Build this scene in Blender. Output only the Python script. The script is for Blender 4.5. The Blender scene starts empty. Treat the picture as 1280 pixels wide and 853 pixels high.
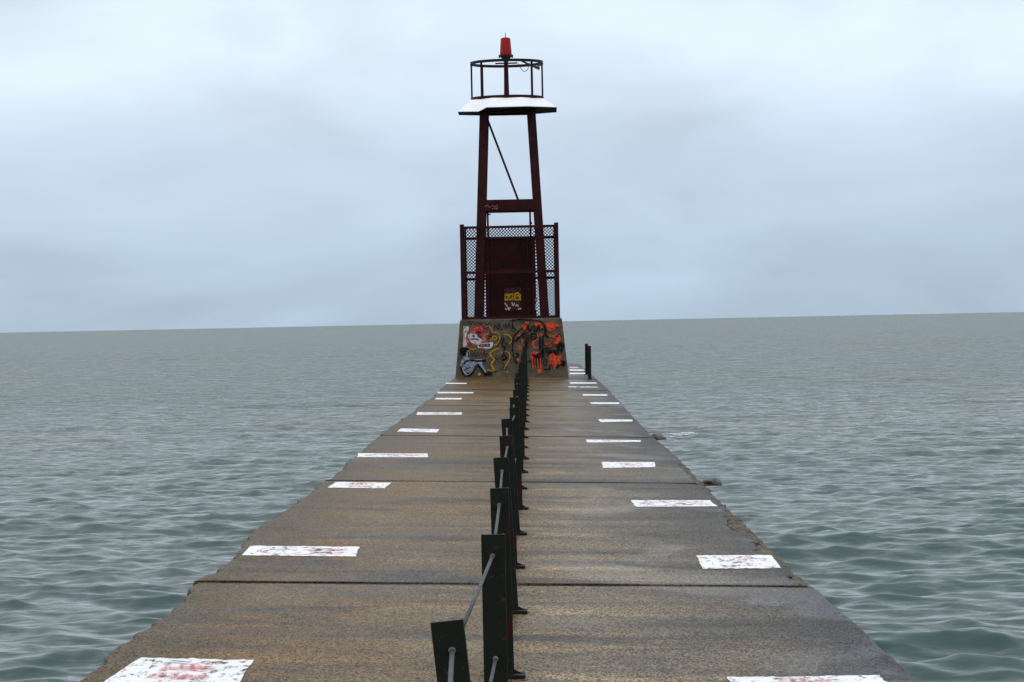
import bpy, bmesh, math, random
import numpy as np
from mathutils import Vector, noise

# ------------------------------------------------------------------ camera
scene = bpy.context.scene
F = 3700.0                      # focal length in photo pixels (1280 wide)
HEYE = 1.60                     # eye height over the deck
Z0 = 0.95                       # deck height over the water at the camera
SA, SB = 0.0021, -0.028         # the deck climbs slightly seawards and falls to the right
ROLL = 0.0203
PITCH = math.atan(23.5 / F)
YAW = math.atan(24.5 / F)
CAM = Vector((0, 0, Z0 + HEYE))
fwd = Vector((-math.sin(YAW) * math.cos(PITCH), math.cos(YAW) * math.cos(PITCH), -math.sin(PITCH)))
right0 = fwd.cross(Vector((0, 0, 1))).normalized()
up0 = right0.cross(fwd).normalized()
RIGHT = right0 * math.cos(ROLL) - up0 * math.sin(ROLL)
UP = right0 * math.sin(ROLL) + up0 * math.cos(ROLL)
cd = bpy.data.cameras.new('camera')
cam = bpy.data.objects.new('camera', cd)
scene.collection.objects.link(cam)
scene.camera = cam
cd.sensor_width = 36.0
cd.lens = F * 36.0 / 1280.0
cd.clip_start = 0.1
cd.clip_end = 90000.0
from mathutils import Matrix
cam.matrix_world = Matrix(((RIGHT.x, UP.x, -fwd.x, CAM.x), (RIGHT.y, UP.y, -fwd.y, CAM.y),
                           (RIGHT.z, UP.z, -fwd.z, CAM.z), (0, 0, 0, 1)))

# ------------------------------------------------------------------ sky and sun
SUN_EL, SUN_AZ = math.radians(52), math.radians(-35)     # azimuth from +Y towards +X
world = bpy.data.worlds.new('World')
scene.world = world
world.use_nodes = True
nt = world.node_tree
nt.nodes.clear()
N, L = nt.nodes.new, nt.links.new
out = N('ShaderNodeOutputWorld')
bg = N('ShaderNodeBackground')
tc = N('ShaderNodeTexCoord')
sep = N('ShaderNodeSeparateXYZ')
L(tc.outputs['Generated'], sep.inputs[0])
ramp = N('ShaderNodeValToRGB')                           # overcast: pale blue-grey haze bank, brighter overhead
el = ramp.color_ramp.elements
el[0].position = 0.0; el[0].color = (0.43, 0.56, 0.70, 1)
el[1].position = 1.0; el[1].color = (1.42, 1.44, 1.48, 1)
for p, c in ((0.025, (0.475, 0.61, 0.765)), (0.06, (0.60, 0.725, 0.885)), (0.095, (0.76, 0.87, 0.99)), (0.22, (0.74, 0.84, 0.94)), (0.45, (0.95, 1.02, 1.10))):
    e = el.new(p); e.color = (*c, 1)
L(sep.outputs['Z'], ramp.inputs[0])
mp = N('ShaderNodeMapping')
mp.inputs['Scale'].default_value = (7.5, 7.5, 20.0)
mp.inputs['Location'].default_value = (3.1, 0.4, 0.35)
L(tc.outputs['Generated'], mp.inputs[0])
nz = N('ShaderNodeTexNoise')
nz.inputs['Scale'].default_value = 1.25
nz.inputs['Detail'].default_value = 4.0
nz.inputs['Roughness'].default_value = 0.45
nz.inputs['Distortion'].default_value = 0.35
L(mp.outputs[0], nz.inputs['Vector'])
mr = N('ShaderNodeMapRange')
mr.inputs['From Min'].default_value = 0.3; mr.inputs['From Max'].default_value = 0.7
mr.inputs['To Min'].default_value = 0.86; mr.inputs['To Max'].default_value = 1.16
L(nz.outputs[0], mr.inputs[0])
mul = N('ShaderNodeMixRGB'); mul.blend_type = 'MULTIPLY'; mul.inputs[0].default_value = 1.0
L(ramp.outputs[0], mul.inputs[1]); L(mr.outputs[0], mul.inputs[2])
sky = N('ShaderNodeTexSky'); sky.sky_type = 'NISHITA'; sky.sun_disc = False
sky.sun_elevation = SUN_EL; sky.sun_rotation = SUN_AZ
skm = N('ShaderNodeMixRGB'); skm.blend_type = 'MULTIPLY'; skm.inputs[0].default_value = 1.0
skm.inputs[2].default_value = (0.1, 0.1, 0.1, 1)
L(sky.outputs[0], skm.inputs[1])
mx = N('ShaderNodeMixRGB'); mx.inputs[0].default_value = 0.94   # the cloud deck lets little clear sky through
L(skm.outputs[0], mx.inputs[1]); L(mul.outputs[0], mx.inputs[2])
L(mx.outputs[0], bg.inputs[0])
bg.inputs[1].default_value = 1.0
L(bg.outputs[0], out.inputs[0])

sd = bpy.data.lights.new('sun', 'SUN')
sd.energy = 0.5; sd.angle = math.radians(170); sd.color = (1.0, 0.99, 0.97)
sun = bpy.data.objects.new('sun', sd)
scene.collection.objects.link(sun)
sdir = Vector((math.sin(SUN_AZ) * math.cos(SUN_EL), math.cos(SUN_AZ) * math.cos(SUN_EL), math.sin(SUN_EL)))
sun.rotation_euler = (-sdir).to_track_quat('-Z', 'Y').to_euler()
scene.view_settings.view_transform = 'Standard'
scene.view_settings.look = 'None'
scene.view_settings.exposure = 0.0
scene.view_settings.gamma = 1.0
scene.view_settings.use_curve_mapping = False

# ------------------------------------------------------------------ helpers
rnd = random.Random(7)

def ray(px, py):
    return (fwd * F + RIGHT * (px - 640.0) + UP * (426.5 - py)).normalized()

def deckz(x, y):
    return Z0 + SA * y + SB * x

def on_deck(px, py):
    d = ray(px, py)
    t = (deckz(CAM.x, CAM.y) - CAM.z) / (d.z - SA * d.y - SB * d.x)
    return CAM + d * t

def on_y(px, py, Y):
    d = ray(px, py)
    return CAM + d * ((Y - CAM.y) / d.y)

def on_z(px, py, z):
    d = ray(px, py)
    return CAM + d * ((z - CAM.z) / d.z)

def tag(o, label=None, cat=None, group=None, kind=None):
    if label: o['label'] = label
    if cat: o['category'] = cat
    if group: o['group'] = group
    if kind: o['kind'] = kind
    return o

def empty(name, loc):
    o = bpy.data.objects.new(name, None)
    o.empty_display_size = 0.3
    scene.collection.objects.link(o)
    o.location = loc
    return o

class MB:
    """collects vertices and faces in world space, builds one mesh object"""
    def __init__(s):
        s.v, s.f = [], []
    def add(s, vs, fs):
        n = len(s.v)
        s.v += [tuple(p) for p in vs]
        s.f += [tuple(i + n for i in q) for q in fs]
        return s
    def box(s, c, size, ax=None):
        c = Vector(c); hx, hy, hz = (k / 2 for k in size)
        X, Y, Z = ax if ax else (Vector((1, 0, 0)), Vector((0, 1, 0)), Vector((0, 0, 1)))
        vs = [c + X * a * hx + Y * b * hy + Z * d * hz for d in (-1, 1) for a, b in ((-1, -1), (1, -1), (1, 1), (-1, 1))]
        return s.add(vs, [(3, 2, 1, 0), (4, 5, 6, 7), (0, 1, 5, 4), (1, 2, 6, 5), (2, 3, 7, 6), (3, 0, 4, 7)])
    def bar(s, a, b, w, d, side=None):
        """rectangular bar from a to b, w wide along side, d deep"""
        a, b = Vector(a), Vector(b)
        Z = (b - a).normalized()
        X = Vector(side) if side else Vector((1, 0, 0))
        X = (X - Z * X.dot(Z))
        if X.length < 1e-4: X = Vector((0, 1, 0)) - Z * Z.y
        X.normalize(); Y = Z.cross(X)
        return s.box((a + b) / 2, (w, d, (b - a).length), (X, Y, Z))
    def tube(s, pts, r, n=8, closed=False, cap=True):
        pts = [Vector(p) for p in pts]
        rr = r if isinstance(r, (list, tuple)) else [r] * len(pts)
        vs, fs, m = [], [], len(pts)
        prevX = None
        for i, p in enumerate(pts):
            a = pts[(i - 1) % m] if closed or i > 0 else p
            b = pts[(i + 1) % m] if closed or i < m - 1 else p
            Z = (b - a).normalized()
            X = prevX if prevX else (Vector((0, 0, 1)) if abs(Z.z) < 0.9 else Vector((1, 0, 0)))
            X = (X - Z * X.dot(Z)).normalized(); prevX = X
            Y = Z.cross(X)
            vs += [p + (X * math.cos(6.28318 * k / n) + Y * math.sin(6.28318 * k / n)) * rr[i] for k in range(n)]
        for i in range(m if closed else m - 1):
            for k in range(n):
                a, b = i * n + k, i * n + (k + 1) % n
                c, d = ((i + 1) % m) * n + (k + 1) % n, ((i + 1) % m) * n + k
                fs.append((a, b, c, d))
        if cap and not closed:
            fs.append(tuple(range(n))[::-1]); fs.append(tuple((m - 1) * n + k for k in range(n)))
        return s.add(vs, fs)
    def lathe(s, c, prof, n=24):
        c = Vector(c); vs, fs = [], []
        for r, z in prof:
            vs += [c + Vector((r * math.cos(6.28318 * k / n), r * math.sin(6.28318 * k / n), z)) for k in range(n)]
        for i in range(len(prof) - 1):
            for k in range(n):
                fs.append((i * n + k, i * n + (k + 1) % n, (i + 1) * n + (k + 1) % n, (i + 1) * n + k))
        fs.append(tuple(range(n))[::-1]); fs.append(tuple((len(prof) - 1) * n + k for k in range(n)))
        return s.add(vs, fs)
    def build(s, name, mat, parent=None, smooth=False, bevel=0.0, fix=True):
        me = bpy.data.meshes.new(name)
        o = bpy.data.objects.new(name, me)
        off = parent_origin(parent)
        me.from_pydata([(x - off.x, y - off.y, z - off.z) for x, y, z in s.v], [], s.f)
        if fix:
            bm = bmesh.new(); bm.from_mesh(me)
            bmesh.ops.recalc_face_normals(bm, faces=bm.faces)
            bm.to_mesh(me); bm.free()
        me.materials.append(mat)
        if smooth:
            for p in me.polygons: p.use_smooth = True
        scene.collection.objects.link(o)
        if parent: o.parent = parent
        if bevel:
            b = o.modifiers.new('bevel', 'BEVEL'); b.width = bevel; b.segments = 2; b.limit_method = 'ANGLE'
        return o

def parent_origin(p):
    o = Vector((0, 0, 0))
    while p:
        o = o + p.location; p = p.parent
    return o

# ------------------------------------------------------------------ materials
def new_mat(name):
    m = bpy.data.materials.new(name); m.use_nodes = True
    t = m.node_tree
    return m, t, t.nodes['Principled BSDF'], t.nodes.new, t.links.new

def noise_node(t, vec, scale, detail=3, rough=0.55, mapping=None, dist=0.0):
    n = t.nodes.new('ShaderNodeTexNoise')
    n.inputs['Scale'].default_value = scale; n.inputs['Detail'].default_value = detail
    n.inputs['Roughness'].default_value = rough; n.inputs['Distortion'].default_value = dist
    if mapping:
        m = t.nodes.new('ShaderNodeMapping'); m.inputs['Scale'].default_value = mapping
        t.links.new(vec, m.inputs[0]); vec = m.outputs[0]
    t.links.new(vec, n.inputs['Vector'])
    return n.outputs[0]

def maprange(t, v, a, b, c=0.0, d=1.0):
    n = t.nodes.new('ShaderNodeMapRange')
    for i, k in enumerate((a, b, c, d)): n.inputs[i + 1].default_value = k
    t.links.new(v, n.inputs[0]); return n.outputs[0]

def mix(t, fac, a, b, mode='MIX'):
    n = t.nodes.new('ShaderNodeMixRGB'); n.blend_type = mode
    for i, k in enumerate((fac, a, b)):
        if isinstance(k, (int, float)): n.inputs[i].default_value = k if i == 0 else (k, k, k, 1)
        elif isinstance(k, tuple): n.inputs[i].default_value = (*k, 1)
        else: t.links.new(k, n.inputs[i])
    return n.outputs[0]

def math_n(t, op, a, b=0.0, clamp=False):
    n = t.nodes.new('ShaderNodeMath'); n.operation = op; n.use_clamp = clamp
    for i, k in enumerate((a, b)):
        if isinstance(k, (int, float)): n.inputs[i].default_value = k
        else: t.links.new(k, n.inputs[i])
    return n.outputs[0]

def bump(t, h, strength, dist, bs):
    b = t.nodes.new('ShaderNodeBump'); b.inputs['Strength'].default_value = strength; b.inputs['Distance'].default_value = dist
    t.links.new(h, b.inputs['Height']); t.links.new(b.outputs[0], bs.inputs['Normal'])

def geo_pos(t):
    return t.nodes.new('ShaderNodeNewGeometry').outputs['Position']

def paint_mat(name, col, col2, rough=0.5, scale=6.0, lo=0.45, hi=0.6, spec=0.5):
    m, t, bs, N, L = new_mat(name)
    p = geo_pos(t)
    a = noise_node(t, p, scale, 5, 0.65)
    L(mix(t, maprange(t, a, lo, hi), col, col2), bs.inputs['Base Color'])
    r = noise_node(t, p, scale * 3, 3)
    L(maprange(t, r, 0.3, 0.7, rough - 0.12, rough + 0.15), bs.inputs['Roughness'])
    bs.inputs['Specular IOR Level'].default_value = spec
    bump(t, noise_node(t, p, scale * 12, 3), 0.25, 0.004, bs)
    return m

M = {}
M['maroon'] = paint_mat('maroon_paint', (0.040, 0.0055, 0.0065), (0.022, 0.0045, 0.005), 0.6, 3.0, spec=0.12)
M['maroon_panel'] = paint_mat('maroon_sheet', (0.024, 0.0035, 0.004), (0.015, 0.003, 0.0035), 0.65, 2.0, spec=0.10)
M['black_metal'] = paint_mat('black_metal', (0.012, 0.010, 0.011), (0.016, 0.008, 0.008), 0.55, 4.0, spec=0.15)
M['post'] = paint_mat('chipped_green_black_paint', (0.0085, 0.012, 0.0075), (0.034, 0.005, 0.006), 0.55, 5.0, 0.58, 0.66, spec=0.13)
t_ = M['post'].node_tree; b_ = t_.nodes['Principled BSDF']
c_ = b_.inputs['Base Color'].links[0].from_socket
fl_n = noise_node(t_, geo_pos(t_), 38.0, 4, 0.7)
t_.links.new(mix(t_, maprange(t_, fl_n, 0.62, 0.68), c_, (0.060, 0.022, 0.014)), b_.inputs['Base Color'])
M['post_foot'] = paint_mat('rusty_foot', (0.010, 0.008, 0.007), (0.020, 0.008, 0.006), 0.7, 9.0, spec=0.2)
M['galv'] = paint_mat('galvanised_rod', (0.020, 0.024, 0.028), (0.010, 0.012, 0.014), 0.65, 10.0)
M['bolt'] = paint_mat('worn_bolt', (0.16, 0.17, 0.18), (0.07, 0.07, 0.075), 0.35, 12.0)
M['white_roof'] = paint_mat('white_roof_paint', (0.85, 0.85, 0.86), (0.80, 0.80, 0.80), 0.5, 3.0)
M['wire'] = paint_mat('chain_link_wire', (0.030, 0.008, 0.009), (0.02, 0.006, 0.007), 0.6, 8.0)

def flat_paint(name, col, rough=0.6, wear=None, scale=16.0, lo=0.35, hi=0.5):
    """paint film; where it has worn through, the surface below shows"""
    m, t, bs, N, L = new_mat(name)
    p = geo_pos(t)
    v = noise_node(t, p, 4.0, 4)
    L(mix(t, maprange(t, v, 0.3, 0.7, 0.0, 0.35), col, tuple(c * 0.6 for c in col)), bs.inputs['Base Color'])
    bs.inputs['Roughness'].default_value = rough
    if wear:
        tr = N('ShaderNodeBsdfTransparent'); ms = N('ShaderNodeMixShader')
        w = noise_node(t, p, scale, 5, 0.7, mapping=wear)
        L(maprange(t, w, lo, hi), ms.inputs[0])
        L(tr.outputs[0], ms.inputs[1]); L(bs.outputs[0], ms.inputs[2])
        L(ms.outputs[0], t.nodes['Material Output'].inputs[0])
    return m

M['deck_white'] = flat_paint('white_deck_paint', (0.80, 0.795, 0.79), 0.5, (1.4, 0.5, 1), 14.0, 0.34, 0.46)
M['deck_faded'] = flat_paint('faded_white_deck_paint', (0.72, 0.70, 0.70), 0.5, (1.4, 0.5, 1), 9.0, 0.38, 0.56)
M['deck_red'] = flat_paint('red_deck_paint', (0.62, 0.13, 0.15), 0.6, (1.0, 0.5, 1), 22.0, 0.42, 0.66)
M['deck_grey'] = flat_paint('dark_deck_paint', (0.06, 0.06, 0.075), 0.6, (1.0, 0.5, 1), 22.0, 0.36, 0.58)
for k, c in dict(g_red=(0.50, 0.035, 0.03), g_orange=(0.72, 0.075, 0.025), g_yellow=(0.46, 0.255, 0.015), g_white=(0.55, 0.54, 0.55),
                 g_blue=(0.27, 0.30, 0.37), g_black=(0.004, 0.0035, 0.0035), g_pink=(0.42, 0.15, 0.13), g_dark=(0.03, 0.02, 0.02),
                 g_brown=(0.07, 0.025, 0.02)).items():
    M[k] = flat_paint('spray_' + k[2:], c, 0.75, (1, 1, 1), 13.0, 0.33, 0.52)
    M[k].node_tree.nodes['Principled BSDF'].inputs['Specular IOR Level'].default_value = 0.12

# red lamp lens
m, t, bs, N_, L_ = new_mat('red_lens')
bs.inputs['Base Color'].default_value = (0.50, 0.010, 0.005, 1)
bs.inputs['Roughness'].default_value = 0.25
trn = N_('ShaderNodeBsdfTranslucent'); trn.inputs[0].default_value = (0.52, 0.010, 0.004, 1)
ms = N_('ShaderNodeMixShader'); ms.inputs[0].default_value = 0.55
L_(bs.outputs[0], ms.inputs[1]); L_(trn.outputs[0], ms.inputs[2]); L_(ms.outputs[0], t.nodes['Material Output'].inputs[0])
M['lens'] = m

POST_Y0 = 5920.0 / 800.0        # nearest post of the railing
POST_DY = 2.84
YEND = on_deck(720, 452.5).y
YBLOCK = on_deck(640, 472.3).y
JOINTS = [-3.0, None] + [on_deck(655, p).y for p in (730.5, 602.7, 545.7, 507.7, 487.6, 474.0)] + [on_deck(722, 465.0).y, YEND]
JOINTS[1] = JOINTS[2] - (JOINTS[3] - JOINTS[2])
if JOINTS[1] < 1: JOINTS[1] = 6.0
JOINTS[0] = -8.0
XRAIL = on_deck(632, 839).x
# wet deck concrete
def deck_material():
    m, t, bs, N, L = new_mat('wet_deck_concrete')
    p = geo_pos(t)
    s = N('ShaderNodeSeparateXYZ'); L(p, s.inputs[0])
    X, Y = s.outputs[0], s.outputs[1]
    big = noise_node(t, p, 1.0, 4, 0.6, mapping=(0.7, 0.22, 1.0))
    streak = noise_node(t, p, 1.0, 5, 0.62, mapping=(0.55, 2.2, 1.0), dist=0.4)
    # brown algae film grows on the left side, bare grey on the right
    xx = math_n(t, 'ADD', X, math_n(t, 'MULTIPLY', math_n(t, 'SUBTRACT', big, 0.5), 2.2))
    left = maprange(t, xx, -1.7, 0.3, 1.0, 0.0)
    base = mix(t, left, (0.134, 0.101, 0.060), (0.106, 0.058, 0.014))
    wet = maprange(t, xx, 0.4, 1.7, 0.0, 1.0)
    base = mix(t, wet, base, (0.038, 0.036, 0.036))
    # algae blotches, ochre on the left
    blot = math_n(t, 'MULTIPLY', maprange(t, noise_node(t, p, 1.0, 4, 0.6, mapping=(1.0, 0.75, 1), dist=0.5), 0.54, 0.68), left)
    base = mix(t, math_n(t, 'MULTIPLY', blot, 0.8), base, (0.125, 0.066, 0.014))
    # cross streaks where water drains across the slabs
    base = mix(t, 1.0, base, maprange(t, streak, 0.3, 0.7, 0.42, 1.55), 'MULTIPLY')
    # tan dry wash marks to the right of each post foot
    ph = math_n(t, 'FRACT', math_n(t, 'ADD', math_n(t, 'DIVIDE', math_n(t, 'SUBTRACT', Y, POST_Y0), POST_DY), 0.5))
    dy = math_n(t, 'MULTIPLY', math_n(t, 'ABSOLUTE', math_n(t, 'SUBTRACT', ph, 0.5)), POST_DY)
    wash = math_n(t, 'MULTIPLY', maprange(t, dy, 0.05, 0.26, 1.0, 0.0),
                  math_n(t, 'MULTIPLY', maprange(t, X, -0.16, -0.08), maprange(t, X, 0.1, 1.1, 1.0, 0.0)))
    wash = math_n(t, 'MULTIPLY', wash, maprange(t, noise_node(t, p, 1.6, 3), 0.35, 0.6, 0.15, 1.0))
    base = mix(t, math_n(t, 'MULTIPLY', wash, 0.75), base, (0.30, 0.215, 0.115))
    pale = math_n(t, 'MULTIPLY', maprange(t, noise_node(t, p, 1.0, 4, 0.6, mapping=(0.35, 1.6, 1), dist=0.3), 0.62, 0.74), 0.45)
    base = mix(t, pale, base, (0.22, 0.17, 0.11))
    dark = math_n(t, 'MULTIPLY', maprange(t, noise_node(t, p, 1.0, 5, 0.6, mapping=(0.5, 1.1, 1.3), dist=0.6), 0.51, 0.64), 0.85)
    base = mix(t, dark, base, (0.035, 0.030, 0.024))
    # moss and dirt grow in from the left edge
    moss = maprange(t, math_n(t, 'ADD', X, math_n(t, 'MULTIPLY', math_n(t, 'SUBTRACT', noise_node(t, p, 2.5, 5, 0.65), 0.5), 0.7)), -1.95, -1.45, 0.85, 0.0)
    base = mix(t, moss, base, (0.062, 0.040, 0.013))
    # rust stain and contact shade painted into the colour round each post foot
    ring = math_n(t, 'MULTIPLY', maprange(t, dy, 0.08, 0.22, 1.0, 0.0), maprange(t, math_n(t, 'ABSOLUTE', math_n(t, 'SUBTRACT', X, XRAIL)), 0.06, 0.20, 1.0, 0.0))
    base = mix(t, math_n(t, 'MULTIPLY', ring, 0.7), base, (0.030, 0.016, 0.009))
    oi = N('ShaderNodeObjectInfo')
    base = mix(t, 1.0, base, maprange(t, oi.outputs['Random'], 0.0, 1.0, 0.84, 1.12), 'MULTIPLY')
    # dirt and algae spread out of the slab joints
    band = None
    for yj in JOINTS[1:-1]:
        dj = math_n(t, 'ABSOLUTE', math_n(t, 'SUBTRACT', math_n(t, 'ADD', Y, math_n(t, 'MULTIPLY', math_n(t, 'SUBTRACT', streak, 0.5), 0.12)), yj))
        bj = maprange(t, dj, 0.07, 0.05 + 0.0045 * yj, 1.0, 0.0)
        band = bj if band is None else math_n(t, 'MAXIMUM', band, bj)
    band = math_n(t, 'MULTIPLY', band, maprange(t, noise_node(t, p, 0.9, 4), 0.36, 0.56, 0.25, 0.9))
    base = mix(t, band, base, (0.022, 0.014, 0.008))
    # exposed aggregate
    vo = N('ShaderNodeTexVoronoi'); vo.inputs['Scale'].default_value = 125.0
    mpv = N('ShaderNodeMapping'); mpv.inputs['Scale'].default_value = (1.0, 0.3, 1.0)
    L(p, mpv.inputs[0]); L(mpv.outputs[0], vo.inputs['Vector'])
    sv = N('ShaderNodeSeparateColor'); L(vo.outputs['Color'], sv.inputs[0])
    base = mix(t, 1.0, base, maprange(t, sv.outputs[0], 0.0, 1.0, 0.20, 1.85), 'MULTIPLY')
    grit = noise_node(t, p, 120.0, 2, 0.6, mapping=(1, 0.4, 1))
    base = mix(t, 1.0, base, maprange(t, grit, 0.3, 0.7, 0.6, 1.4), 'MULTIPLY')
    L(base, bs.inputs['Base Color'])
    rg = math_n(t, 'ADD', maprange(t, streak, 0.3, 0.7, 0.32, 0.40), math_n(t, 'MULTIPLY', wet, 0.04))
    pud = math_n(t, 'MULTIPLY', maprange(t, noise_node(t, p, 1.0, 4, 0.55, mapping=(0.9, 0.5, 1.7), dist=0.6), 0.55, 0.63), maprange(t, X, -0.6, 1.0, 0.25, 1.0))
    rg = math_n(t, 'SUBTRACT', rg, math_n(t, 'MULTIPLY', pud, 0.07))
    L(rg, bs.inputs['Roughness'])
    L(math_n(t, 'MULTIPLY', maprange(t, sv.outputs[2], 0.0, 1.0, 0.0020, 0.020), math_n(t, 'MULTIPLY', maprange(t, band, 0.0, 0.9, 1.0, 0.05), maprange(t, pud, 0.0, 1.0, 1.0, 1.5))), bs.inputs['Specular IOR Level'])
    h = math_n(t, 'ADD', math_n(t, 'MULTIPLY', sv.outputs[1], 0.6), math_n(t, 'MULTIPLY', noise_node(t, p, 30.0, 4), 0.8))
    bump(t, h, 0.35, 0.005, bs)
    return m
M['deck'] = deck_material()

def concrete_mat(name, col, col2, scale, b=0.5, bd=0.01, rough=0.8):
    m, t, bs, N, L = new_mat(name)
    p = geo_pos(t)
    a = noise_node(t, p, scale, 6, 0.65)
    base = mix(t, maprange(t, a, 0.35, 0.65), col, col2)
    base = mix(t, 1.0, base, maprange(t, noise_node(t, p, scale * 14, 3), 0.3, 0.7, 0.7, 1.3), 'MULTIPLY')
    drip = noise_node(t, p, 1.0, 4, 0.6, mapping=(4.0, 4.0, 0.5))
    base = mix(t, maprange(t, drip, 0.52, 0.7, 0.0, 0.5), base, tuple(c * 0.45 for c in col))
    L(base, bs.inputs['Base Color'])
    bs.inputs['Roughness'].default_value = rough
    bump(t, noise_node(t, p, scale * 9, 5, 0.65), b, bd, bs)
    return m
M['plinth'] = concrete_mat('weathered_plinth_concrete', (0.118, 0.092, 0.054), (0.040, 0.031, 0.019), 3.2)
M['rubble'] = concrete_mat('broken_brown_aggregate', (0.22, 0.17, 0.105), (0.032, 0.024, 0.016), 13.0, 0.9, 0.03)
M['joint'] = concrete_mat('dirty_joint_fill', (0.030, 0.018, 0.009), (0.006, 0.005, 0.004), 2.0)
M['rock'] = concrete_mat('wet_dark_rock', (0.030, 0.024, 0.012), (0.010, 0.009, 0.007), 8.0, 0.8, 0.03, 0.4)
M['pier_side'] = concrete_mat('pier_side_concrete', (0.10, 0.085, 0.06), (0.05, 0.04, 0.03), 3.0)

# water
def water_material():
    m, t, bs, N, L = new_mat('lake_water')
    p = geo_pos(t)
    a = noise_node(t, p, 1.0, 4, 0.6, mapping=(0.05, 0.03, 1))
    L(mix(t, maprange(t, a, 0.3, 0.7), (0.052, 0.078, 0.071), (0.042, 0.086, 0.090)), bs.inputs['Base Color'])
    bs.inputs['Roughness'].default_value = 0.16
    bs.inputs['IOR'].default_value = 1.333
    bs.inputs['Specular IOR Level'].default_value = 0.13
    # wind ripples too small for the mesh tilt the surface
    def tilt(mapping, amp, dist):
        n = N('ShaderNodeTexNoise'); n.inputs['Scale'].default_value = 1.0; n.inputs['Detail'].default_value = 3.0
        n.inputs['Distortion'].default_value = dist
        mp_ = N('ShaderNodeMapping'); mp_.inputs['Scale'].default_value = mapping
        L(p, mp_.inputs[0]); L(mp_.outputs[0], n.inputs['Vector'])
        sb = N('ShaderNodeVectorMath'); sb.operation = 'SUBTRACT'; sb.inputs[1].default_value = (0.5, 0.5, 0.5); L(n.outputs['Color'], sb.inputs[0])
        ml = N('ShaderNodeVectorMath'); ml.operation = 'MULTIPLY'; ml.inputs[1].default_value = (amp * 0.7, amp, 0.0); L(sb.outputs[0], ml.inputs[0])
        return ml.outputs[0]
    def vadd(a_, b_):
        n = N('ShaderNodeVectorMath'); n.operation = 'ADD'; L(a_, n.inputs[0]); L(b_, n.inputs[1]); return n.outputs[0]
    g = N('ShaderNodeNewGeometry')
    # shoreward faces of the wind chop are the steep ones; the chop grows offshore, out of the pier's lee
    sy = N('ShaderNodeSeparateXYZ'); L(p, sy.inputs[0])
    off = maprange(t, sy.outputs[1], 18.0, 110.0)
    def vscale(a_, f_):
        n = N('ShaderNodeVectorMath'); n.operation = 'SCALE'; L(a_, n.inputs[0]); L(f_, n.inputs['Scale']); return n.outputs[0]
    lean = N('ShaderNodeCombineXYZ'); lean.inputs[1].default_value = -0.20
    v = vadd(g.outputs['Normal'], vscale(lean.outputs[0], maprange(t, off, 0.0, 1.0, 0.36, 1.0)))
    v = vadd(v, vscale(vadd(tilt((1.6, 5.0, 1), 0.60, 0.5), tilt((7.0, 18.0, 1), 0.62, 0.4)), maprange(t, off, 0.0, 1.0, 0.62, 1.0)))
    nn = N('ShaderNodeVectorMath'); nn.operation = 'NORMALIZE'; L(v, nn.inputs[0])
    L(nn.outputs[0], bs.inputs['Normal'])
    return m
M['water'] = water_material()
M['foam'] = flat_paint('water_foam', (0.75, 0.77, 0.77), 0.8, (1, 1, 1), 9.0, 0.42, 0.52)

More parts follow.
